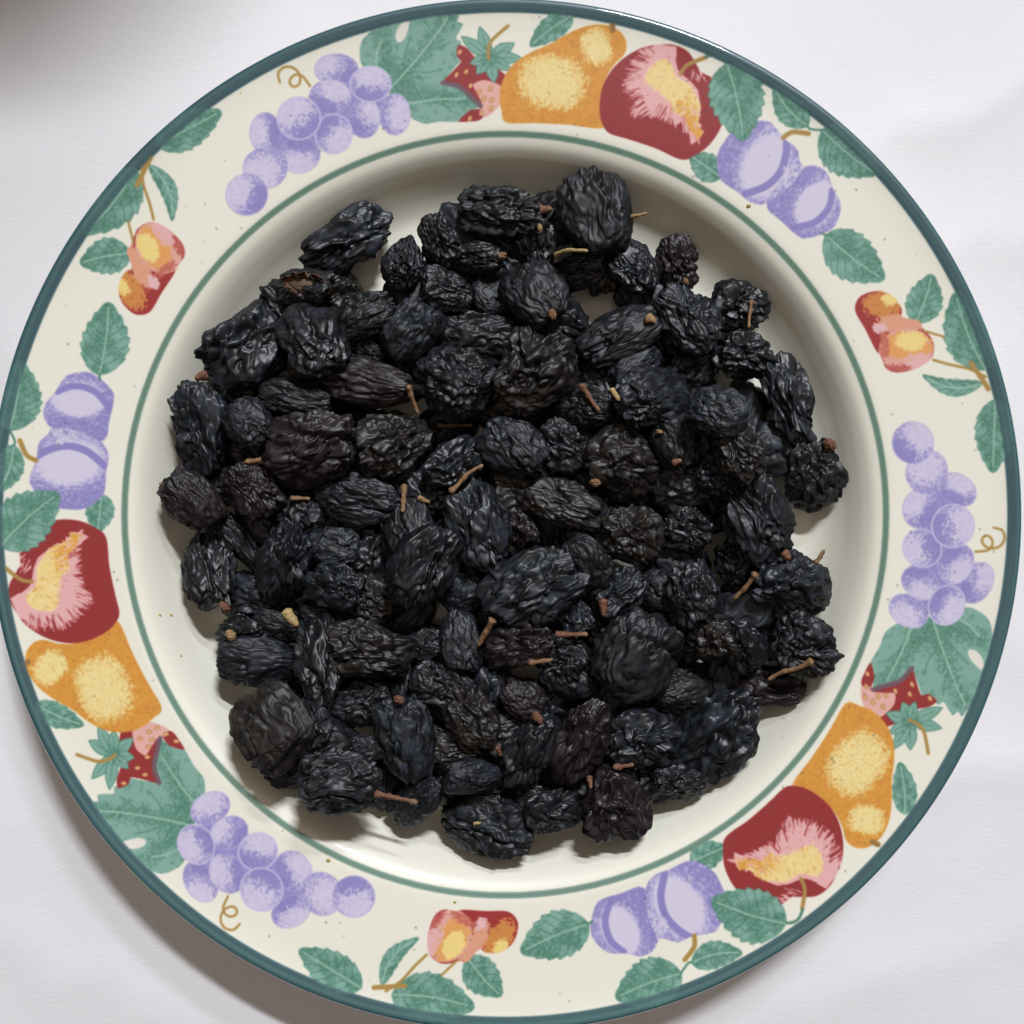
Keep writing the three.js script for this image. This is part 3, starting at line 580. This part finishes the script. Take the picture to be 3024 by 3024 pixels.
function raisinGeometry(id, L, W, style, tone, detail) {
  const r = rng(1000 + id * 37), base = ball(detail), g = new THREE.BufferGeometry();
  g.setIndex(base.index);
  const src = base.attributes.position, n = src.count, pos = new Float32Array(n * 3), col = new Float32Array(n * 3);
  const H = W * (0.66 + 0.18 * r()), o = [r() * 90, r() * 90, r() * 90];
  const taper = (r() - 0.5) * 0.3, bendy = (r() - 0.5) * 0.26, box = 0.9 + 0.1 * r();
  const dirs = [], count = style === 's' ? 11 : style === 'c' ? 15 : 6;
  for (let k = 0; k < count; k++) { const z = 2 * r() - 1, a = r() * 6.283, q = Math.sqrt(1 - z * z); dirs.push([q * Math.cos(a), z, q * Math.sin(a), 0.6 + 0.8 * r()]); }
  const S = { s: { facet: 0.26, fold: 0.105, n: 4 + Math.floor(r() * 4), warp: 3.0, second: 0.4 }, c: { facet: 0.18, fold: 0.135, n: 6 + Math.floor(r() * 4), warp: 3.4, second: 0.8 }, f: { facet: 0.1, fold: 0.095, n: 11 + Math.floor(r() * 5), warp: 2.6, second: 1 } }[style];
  const grain = r() * 0.9 - 0.45;
  const creases = [];
  for (let k = 0; k < (style === 'f' ? 1 : 3); k++) { const a = r() * 3.14, t = 0.5 + r() * 0.5, m = r() * 6.28; creases.push({ n: [Math.sin(a) * t, (r() - 0.5) * 0.5, Math.cos(a)], off: (r() - 0.5) * 0.9, m: [Math.cos(m) * 0.7, 0.5, Math.sin(m) * 0.7], deep: 0.1 + 0.12 * r() }); }
  const [skin, bloom] = TONES[tone], wax = 0.35 + 0.5 * r();
  let lo = [9, 9, 9], hi = [-9, -9, -9];
  for (let i = 0; i < n; i++) {
    const x = src.getX(i), y = src.getY(i), z = src.getZ(i);
    // collapsed facets with ridges between them
    let d1 = 9, d2 = 9;
    const wx = x + 0.22 * noise3(x * 1.6 + o[0], y * 1.6, z * 1.6), wy = y + 0.22 * noise3(x * 1.6, y * 1.6 + o[1], z * 1.6), wz = z + 0.22 * noise3(x * 1.6, y * 1.6, z * 1.6 + o[2]);
    for (const d of dirs) { const e = Math.hypot(wx - d[0], wy - d[1], wz - d[2]) * d[3]; if (e < d1) { d2 = d1; d1 = e; } else if (e < d2) d2 = e; }
    const ridge = Math.exp(-Math.pow((d2 - d1) / 0.16, 2));
    let h = -S.facet * (1 - smooth(0, 0.75, d1)) + S.facet * 0.3 * ridge;
    // rounded folds that run from end to end, winding and merging, with narrow creases between
    const turn = Math.atan2(y, z), w1 = noise3(x * 1.25 + o[0], y * 1.25 + o[1], z * 1.25 + o[2]), w2 = noise3(x * 2.7 + o[2], y * 2.7 + o[0], z * 2.7 + o[1]), w3 = noise3(x * 2.0 + o[1], y * 2.0 + o[2], z * 2.0 + o[0]);
    const f1 = Math.abs(Math.sin(S.n * turn * 0.5 + S.warp * w1 + 0.9 * w2 + grain * x * 3)), f2b = Math.abs(Math.sin((S.n + 5) * turn * 0.5 - S.warp * 1.3 * w3 + 1.2 * w2 + o[0]));
    const amount = 0.25 + 0.95 * smooth(-0.45, 0.45, noise3(x * 1.3 + o[2], y * 1.3 + o[0], z * 1.3 + o[1])), other = smooth(-0.2, 0.5, noise3(x * 1.5 + o[1], y * 1.5 + o[2], z * 1.5));
    const fade = 0.35 + 0.65 * smooth(0.02, 0.4, 1 - Math.abs(x));
    h += S.fold * fade * (amount * (Math.pow(f1, 0.7) - 0.65) + S.second * (0.25 + 0.45 * other) * (Math.pow(f2b, 0.75) - 0.65)) + 0.012 * noise3(x * 5 + o[1], y * 5 + o[2], z * 5);
    for (const q of creases) {
      const d = wx * q.n[0] + wy * q.n[1] + wz * q.n[2] - q.off + 0.12 * w2, on = smooth(-0.05, 0.45, x * q.m[0] + y * q.m[1] + z * q.m[2]);
      h += on * q.deep * (0.45 * Math.exp(-Math.pow((d - 0.19) / 0.14, 2)) - Math.exp(-Math.pow(d / 0.075, 2)));
    }
    h += 0.085 * noise3(x * 0.9 + o[0], y * 0.9 + o[2], z * 0.9 + o[1]) + 0.03 * noise3(x * 2.3 + o[2], y * 2.3 + o[1], z * 2.3);
    const end = 1 - 0.1 * Math.exp(-Math.pow((1 - Math.abs(x)) / 0.12, 2)) * (style === 'f' ? 1.6 : 1);     // puckered ends
    const k = (1 + h) * end, sx = Math.sign(x) * Math.pow(Math.abs(x), box), girth = 1 + taper * x;
    const v = [k * sx, k * y * girth + bendy * x * x * 0.5, k * z * girth];
    for (let a = 0; a < 3; a++) { pos[i * 3 + a] = v[a]; if (v[a] < lo[a]) lo[a] = v[a]; if (v[a] > hi[a]) hi[a] = v[a]; }
    const w = wax * smooth(-0.25, 0.75, noise3(x * 1.7 + o[1], y * 1.7 + o[0], z * 1.7) + 0.35 * noise3(x * 6 + o[0], y * 6, z * 6)), u = 0.85 + 0.3 * noise3(x * 9, y * 9 + o[2], z * 9);
    for (let a = 0; a < 3; a++) col[i * 3 + a] = lerp(skin[a], bloom[a], w) * u;
  }
  const size = [L, H, W];
  for (let i = 0; i < n; i++) for (let a = 0; a < 3; a++) pos[i * 3 + a] = ((pos[i * 3 + a] - lo[a]) / (hi[a] - lo[a]) - 0.5) * size[a];
  g.setAttribute('position', new THREE.BufferAttribute(pos, 3));
  g.setAttribute('color', new THREE.BufferAttribute(col, 3));
  return g;
}
// a height map of the well, raised as the raisins are laid in from the bottom up
const CELL = 0.45, HALF = 92, NC = Math.ceil(2 * HALF / CELL), height = new Float32Array(NC * NC), floorMap = new Float32Array(NC * NC);
const cell = (v) => Math.min(NC - 1, Math.max(0, Math.floor((v + HALF) / CELL)));
for (let j = 0; j < NC; j++) for (let i = 0; i < NC; i++) height[j * NC + i] = floorMap[j * NC + i] = faceAt(Math.hypot((i + 0.5) * CELL - HALF, (j + 0.5) * CELL - HALF));
const placed = {};
const HIDDEN = 109;
for (const layer of [0, 1, 2]) for (const [id, x, z, L, W, heading, lay, style, tone] of [...RAISINS].sort((a, b) => b[0] - a[0])) {
  if (lay !== layer) continue;
  const g = raisinGeometry(id, L, W, style, tone, id >= HIDDEN ? 16 : 28), p = g.attributes.position;
  g.rotateY(-heading * DEG);
  // lean with what lies under it
  let sx = 0, sz = 0, sxx = 0, szz = 0, sh = 0, c = 0;
  const R = Math.min(L, W) * 0.42;
  for (let j = cell(z - R); j <= cell(z + R); j++) for (let i = cell(x - R); i <= cell(x + R); i++) {
    const dx = (i + 0.5) * CELL - HALF - x, dz = (j + 0.5) * CELL - HALF - z; if (dx * dx + dz * dz > R * R) continue;
    const h = height[j * NC + i]; sx += h * dx; sz += h * dz; sxx += dx * dx; szz += dz * dz; sh += h; c++;
  }
  const lim = (v) => Math.max(-0.5, Math.min(0.5, v * 0.75)), up = new THREE.Vector3(-lim(sx / sxx), 1, -lim(sz / szz)).normalize();
  g.applyQuaternion(new THREE.Quaternion().setFromUnitVectors(new THREE.Vector3(0, 1, 0), up));
  const low = new Map(), top = new Map();
  for (let i = 0; i < p.count; i++) { const k = cell(p.getZ(i) + z) * NC + cell(p.getX(i) + x), y = p.getY(i); if (!(low.get(k) <= y)) low.set(k, y); if (!(top.get(k) >= y)) top.set(k, y); }
  let ground = -99; const gaps = [];
  for (const [k, y] of low) { ground = Math.max(ground, floorMap[k] - y); gaps.push(height[k] - y); }
  gaps.sort((a, b) => a - b);
  const y = Math.max(ground - 0.15, gaps[Math.floor(gaps.length * 0.84)]);
  for (const [k, t] of top) height[k] = Math.max(height[k], t + y);
  placed[id] = { g, x, y, z, L, W, style, layer };
}
const LABEL = {
  1: 'black raisin with a deep fold and short brown stub, high on the well wall', 2: 'large oval finely wrinkled raisin with a thin tan stem, on the shaded well wall',
  3: 'long smooth ridged raisin lying slantwise against the shaded well wall beside the torn raisin', 6: 'small smooth dark raisin with a pale round stem scar, under the deeply folded raisin', 7: 'raisin with a pale green seed like scar, between the two raisins high on the wall',
  9: 'purplish wrinkled raisin with a tiny pink scar near the well wall', 10: 'shiny raisin with a long thin brown stem lying down its side, against the well wall', 14: 'smooth raisin with a rough reddish scar on top, at the edge of the heap',
  15: 'big pointed wrinkled raisin with a brown stub at one end', 16: 'rounded raisin with a dished top and pleated side, two small brown stems', 17: 'rounded raisin with a long curved orange brown stem lying across it', 18: 'big glossy bluish raisin with long curled ridges, on the cream side of the heap',
  21: 'rounded purplish raisin with a brown stem lying along its top end', 22: 'wide bumpy raisin with a tiny pale splinter on top, resting on the bare cream well', 25: 'round raisin with a long straight red brown stem pointing to the heap', 26: 'rough grey brown raisin standing alone at the heap edge, casting a shadow on cream glaze',
  28: 'small raisin with a round tan scar facing up at the heap edge', 29: 'smooth egg shaped raisin with a brown stub at one tip, on the cream well', 30: 'crinkled purplish raisin with a reddish stub at its outer tip', 31: 'long smooth dented raisin lying upright along the edge of the heap',
  32: 'large round smooth raisin with a deep crease and a red brown stub below it', 33: 'glossy caved in raisin with bright highlights on top of the heap', 34: 'torn open raisin showing its brown inside, under the long ridged raisin', 35: 'long spindle shaped purplish raisin with an amber stem at its tapered tip',
  39: 'curved raisin with a tan knobbed stub, beside the gap in the heap', 40: 'raisin with a small amber stub on its tip, near the shaded wall', 48: 'large brownish folded raisin with an amber stub sticking out sideways', 50: 'pinched glossy raisin under a long jointed brown stem',
  53: 'crumpled raisin with a long red brown stem standing on it', 57: 'small square raisin with a brown scar at one end', 58: 'large grey angular raisin with a glossy wavy surface and a tan speck', 61: 'knobbly brownish raisin with an orange round scar', 64: 'long raisin with thick winding ridges in the middle of the heap',
  66: 'bluish spindle shaped raisin with a thin brown stem across its tip', 72: 'glossy angular raisin with flat pointed facets, on top of the heap', 76: 'biggest raisin in the heap, with one bright curved ridge', 78: 'raisin with a short knobbed red brown stem', 82: 'large broad raisin with dense crossing wrinkles on top of the heap',
  86: 'brownish raisin with a jointed stem that pales to yellow at its tip', 87: 'small raisin with straight lengthwise wrinkles, beside the yellow tipped stem', 91: 'raisin half covered, with a straight red brown stem above it', 92: 'raisin low in the heap with a rust coloured knob', 97: 'oval bluish raisin with faint fine wrinkles on top of the heap', 98: 'brownish raisin low in the heap with a small rust stub', 100: 'raisin with a rust coloured knob at one end and smooth sides', 101: 'long purplish raisin with smooth winding folds and a thin rust stub',
};
const SHORT = { 1: 'raisin with a deep fold', 2: 'large oval raisin on the wall', 3: 'long slanting ridged raisin', 10: 'shiny raisin with a thin stem', 14: 'raisin with a reddish scar', 15: 'big pointed raisin', 16: 'dished and pleated raisin', 17: 'raisin with a long curved stem', 18: 'big glossy bluish raisin', 21: 'rounded raisin on bare glaze', 22: 'wide bumpy raisin', 25: 'round raisin with a straight stem', 26: 'rough grey brown raisin', 28: 'small raisin with a tan scar', 29: 'egg shaped raisin', 30: 'crinkled purplish raisin', 31: 'long smooth dented raisin', 32: 'large round creased raisin', 33: 'glossy caved in raisin', 34: 'torn raisin', 35: 'purplish spindle raisin', 39: 'curved raisin with a tan stub', 40: 'raisin with an amber stub', 48: 'large brownish folded raisin', 50: 'jointed brown stem', 53: 'raisin with an upright red stem', 58: 'large grey angular raisin', 61: 'knobbly brownish raisin', 64: 'raisin with thick winding ridges', 66: 'bluish spindle raisin', 72: 'glossy angular raisin', 76: 'biggest raisin', 78: 'raisin with a knobbed red stem', 82: 'large broad cross wrinkled raisin', 86: 'yellow tipped stem', 91: 'straight red brown stem', 97: 'oval finely wrinkled bluish raisin', 100: 'raisin with a rust knob', 101: 'long purplish folded raisin' };
const used = new Set();
function plainLabel(row) {
  const [id, x, z, L, W, , layer, style, tone] = row, near = Object.keys(SHORT).map((k) => RAISINS.find((q) => q[0] === +k)).sort((p, q) => Math.hypot(p[1] - x, p[2] - z) - Math.hypot(q[1] - x, q[2] - z));
  const look = `${L / W > 1.32 ? 'long' : L / W > 1.13 ? 'oval' : 'roundish'} ${{ k: 'black', b: 'blue black', p: 'purple black', m: 'brown black' }[tone]}`;
  const skin = { s: 'smooth', c: 'folded', f: 'finely wrinkled' }[style];
  const head = `${layer ? skin : 'small ' + skin} ${look} raisin`, low = layer ? '' : ' low', one = `${head}${low} beside the ${SHORT[near[0][0]]}`;
  const two = [1, 2, 3, 4].map((k) => `${head}${low} between the ${SHORT[near[0][0]]} and ${SHORT[near[k][0]]}`), three = [1, 2, 3, 4, 5].map((k) => `${head}${low} near the ${SHORT[near[k][0]]}`);
  const pick = [one, ...two, ...three].find((l) => !used.has(l) && l.split(' ').length <= 16) ?? one;
  used.add(pick);
  return pick;
}
const groupOf = {};
for (const row of RAISINS) {
  const { g, x, y, z, L, W, style, layer } = placed[row[0]], id = row[0];
  g.computeVertexNormals(); g.computeBoundingBox();
  const b = g.boundingBox.min.y;
  g.translate(0, -b, 0); g.scale(mm, mm, mm);
  const o = thing('raisin', LABEL[id] ?? plainLabel(row), 'raisin', 'black raisins heaped in the plate');
  o.position.set(x * mm, (y + b) * mm, z * mm);
  mesh('skin', g, skins[style], o);
  groupOf[id] = o;
}
// the torn raisin: a curled flap of skin with the brown flesh showing
{
  const { x, y, z } = placed[34], o = groupOf[34];
  const shell = (a, b, depth, thick) => {
    const top = new THREE.SphereGeometry(1, 40, 14, 0, Math.PI * 2, Math.PI * 0.5, Math.PI * 0.5);
    const inner = top.clone(); top.scale(a, depth, b); inner.scale(a - thick, depth - thick, b - thick);
    const both = mergeGeometries([top, inner]), q = both.attributes.position;
    for (let i = 0; i < q.count; i++) { const x = q.getX(i), z = q.getZ(i), rag = noise3(x * 0.55, 3, z * 0.55); q.setXYZ(i, x * (1 + 0.12 * rag), q.getY(i) + 0.5 * rag * (q.getY(i) > -0.9 ? 1 : 0.3) + 0.12 * noise3(x * 1.2, 9, z * 1.2), z * (1 + 0.3 * noise3(x * 0.7, 7, z * 0.7))); }
    both.computeVertexNormals();
    return both;
  };
  const cupShape = shell(5.2, 2.6, 2.4, 0.4).rotateX(0.5).rotateY(-0.18).translate(1, 4.2, 0.8).scale(mm, mm, mm);
  const base = o.position.y / mm;
  cupShape.translate(0, (y - base) * mm, 0);
  mesh('torn_skin', cupShape, new THREE.MeshPhysicalMaterial({ color: new THREE.Color().setRGB(0.15, 0.075, 0.05), roughness: 0.5, side: THREE.DoubleSide }), o);
  const fl = ball(14).clone(), p = fl.attributes.position;
  for (let i = 0; i < p.count; i++) { const k = 1 + 0.12 * noise3(p.getX(i) * 5, p.getY(i) * 5, p.getZ(i) * 5); p.setXYZ(i, p.getX(i) * 4.3 * k, p.getY(i) * 1.0 * k, p.getZ(i) * 1.8 * k); }
  fl.rotateX(0.5).rotateY(-0.18).translate(1, 3.0 + y - base, 0.8).scale(mm, mm, mm); fl.computeVertexNormals();
  mesh('flesh', fl, new THREE.MeshStandardMaterial({ color: new THREE.Color().setRGB(0.14, 0.095, 0.062), roughness: 0.8 }), o);
}

// ---------------------------------------------------------------- stems
// [raisin id or 0 when loose, lying or pointing out, radius mm, tone, x, z, x, z ...]
const WOOD = { r: [0.20, 0.09, 0.05], o: [0.27, 0.15, 0.07], t: [0.38, 0.24, 0.11], y: [0.46, 0.34, 0.14] };
const wood = new THREE.MeshStandardMaterial({ vertexColors: true, roughness: 0.7 });
const topAt = (x, z, rad) => { let h = 0; for (let j = cell(z - rad); j <= cell(z + rad); j++) for (let i = cell(x - rad); i <= cell(x + rad); i++) h = Math.max(h, height[j * NC + i]); return h; };
function stemGeometry(pts, rad, tone, seed) {
  if (pts.length === 2 && pts[0].distanceTo(pts[1]) < rad * 2.6) {           // a scar or knob rather than a stalk
    const g = ball(7).clone(), p = g.attributes.position, col = [], d = pts[1].clone().sub(pts[0]), q = new THREE.Quaternion().setFromUnitVectors(new THREE.Vector3(1, 0, 0), d.clone().normalize());
    for (let i = 0; i < p.count; i++) {
      const v = new THREE.Vector3().fromBufferAttribute(p, i), k = rad * 0.85 * (1 + 0.3 * noise3(v.x * 1.8 + seed, v.y * 1.8, v.z * 1.8) + 0.12 * noise3(v.x * 5, v.y * 5, v.z * 5 + seed)), m = 0.75 + 0.4 * noise3(v.x * 3, v.y * 3 + seed, v.z * 3);
      v.multiplyScalar(k); v.x *= 1 + d.length() / rad * 0.3; v.applyQuaternion(q).add(pts[0].clone().lerp(pts[1], 0.5)); v.y -= rad * 0.35; p.setXYZ(i, v.x, v.y, v.z); col.push(...WOOD[tone].map((e) => e * m));
    }
    g.setAttribute('color', new THREE.Float32BufferAttribute(col, 3)); g.computeVertexNormals();
    return g;
  }
  const r = rng(seed), curve = new THREE.CatmullRomCurve3(pts), len = curve.getLength(), seg = Math.max(10, Math.round(len / 0.45)), ra = 10;
  const fr = curve.computeFrenetFrames(seg), pos = [], col = [], idx = [], o = r() * 50, bump = r();
  for (let k = 0; k <= seg; k++) {
    const t = k / seg, c = curve.getPointAt(t), capped = Math.min(1, Math.min(t, 1 - t) * len / (rad * 0.8) * 1 + 0.02);
    const shape = (1 + 0.75 * Math.exp(-Math.pow(t * len / (rad * 1.6), 2)) + 0.35 * Math.exp(-Math.pow((t - 0.3 - 0.3 * bump) * len / rad, 2)) + 0.3 * Math.exp(-Math.pow((1 - t) * len / (rad * 2), 2))) * Math.sqrt(1 - Math.pow(1 - capped, 2));
    for (let a = 0; a < ra; a++) {
      const w = a / ra * 6.283, nz = noise3(Math.cos(w) * 1.3 + o, Math.sin(w) * 1.3, t * len * 0.8), q = rad * shape * 0.7 * (1 + (rad > 1 ? 0.18 : 0.36) * nz) * (1 - 0.3 * t);
      const v = c.clone().addScaledVector(fr.normals[k], Math.cos(w) * q).addScaledVector(fr.binormals[k], Math.sin(w) * q);
      pos.push(v.x, v.y, v.z);
      const m = 0.8 + 0.35 * noise3(Math.cos(w) * 2 + o, Math.sin(w) * 2, t * len * 1.6 + 9);
      const pale = smooth(0.72, 1, t) * 0.7; col.push(...WOOD[tone].map((e, i) => lerp(e, WOOD.t[i], pale) * m));
      if (k < seg) { const b = (a + 1) % ra; idx.push(k * ra + a, k * ra + b, (k + 1) * ra + a, k * ra + b, (k + 1) * ra + b, (k + 1) * ra + a); }
    }
  }
  const g = new THREE.BufferGeometry();
  g.setAttribute('position', new THREE.Float32BufferAttribute(pos, 3)); g.setAttribute('color', new THREE.Float32BufferAttribute(col, 3)); g.setIndex(idx); g.computeVertexNormals();
  return g;
}
const LOOSE = ['pale yellow green loose stem under the large oval raisin', 'pale yellow loose bit of stem beside the crumpled raisin with a red brown stem', 'thin tan loose splinter of stem in the middle of the heap', 'thick yellow loose stub of stem near the heap edge', 'short amber loose stem in the dark gap beside the bluish spindle raisin', 'dark red brown loose stem deep in a gap of the heap', 'tan loose stem with a swollen end under the brownish raisin'];
let loose = 0;
STEMS.forEach(([id, mode, rad, tone, ...xy], k) => {
  const n = xy.length / 2, P = placed[id], pts = [];
  for (let i = 0; i < n; i++) {
    const x = xy[i * 2], z = xy[i * 2 + 1];
    let h = topAt(x, z, rad) + rad * 0.55;
    if (mode === 'o') { h = P.y + 0.8 + i * 0.5; h = Math.max(h, faceAt(Math.hypot(x, z)) + rad + 0.3); }
    pts.push(new THREE.Vector3(x, h, z));
  }
  if (mode === 'l') for (let i = 1; i < n; i++) { const d = Math.hypot(pts[i].x - pts[i - 1].x, pts[i].z - pts[i - 1].z); pts[i].y = Math.max(pts[i].y, pts[i - 1].y - 0.45 * d); pts[i - 1].y = Math.max(pts[i - 1].y, pts[i].y - 0.45 * d); }
  const o = id ? groupOf[id] : thing('loose_stem', LOOSE[loose++], 'stem');
  const at = id ? o.position.clone().divideScalar(mm) : pts[0].clone();
  if (!id) o.position.copy(at).multiplyScalar(mm);
  const g = stemGeometry(pts.map((p) => p.clone().sub(at)), rad, tone, 300 + k); g.scale(mm, mm, mm);
  mesh('stem', g, wood, o);
});

// ---------------------------------------------------------------- crumbs of dried fruit on the glaze
CRUMBS.forEach(([x, z], k) => {
  const g = ball(6).clone(), p = g.attributes.position, s = 0.2 + 0.18 * rng(60 + k)();
  for (let i = 0; i < p.count; i++) { const q = s * (1 + 0.35 * noise3(p.getX(i) * 2 + k * 7, p.getY(i) * 2, p.getZ(i) * 2)); p.setXYZ(i, p.getX(i) * q * 1.3, p.getY(i) * q * 0.6, p.getZ(i) * q); }
  g.scale(mm, mm, mm); g.computeVertexNormals();
  const m = mesh(numbered('crumb'), g, new THREE.MeshStandardMaterial({ color: new THREE.Color().setRGB(0.5, 0.38, 0.12), roughness: 0.8 }), scene);
  m.position.set(x * mm, (faceAt(Math.hypot(x, z)) + s * 0.5) * mm, z * mm);
  m.userData = { label: 'tiny yellow crumb on the bare cream glaze of the plate', category: 'crumb', group: 'crumbs on the glaze' };
});

renderer.render(scene, camera);
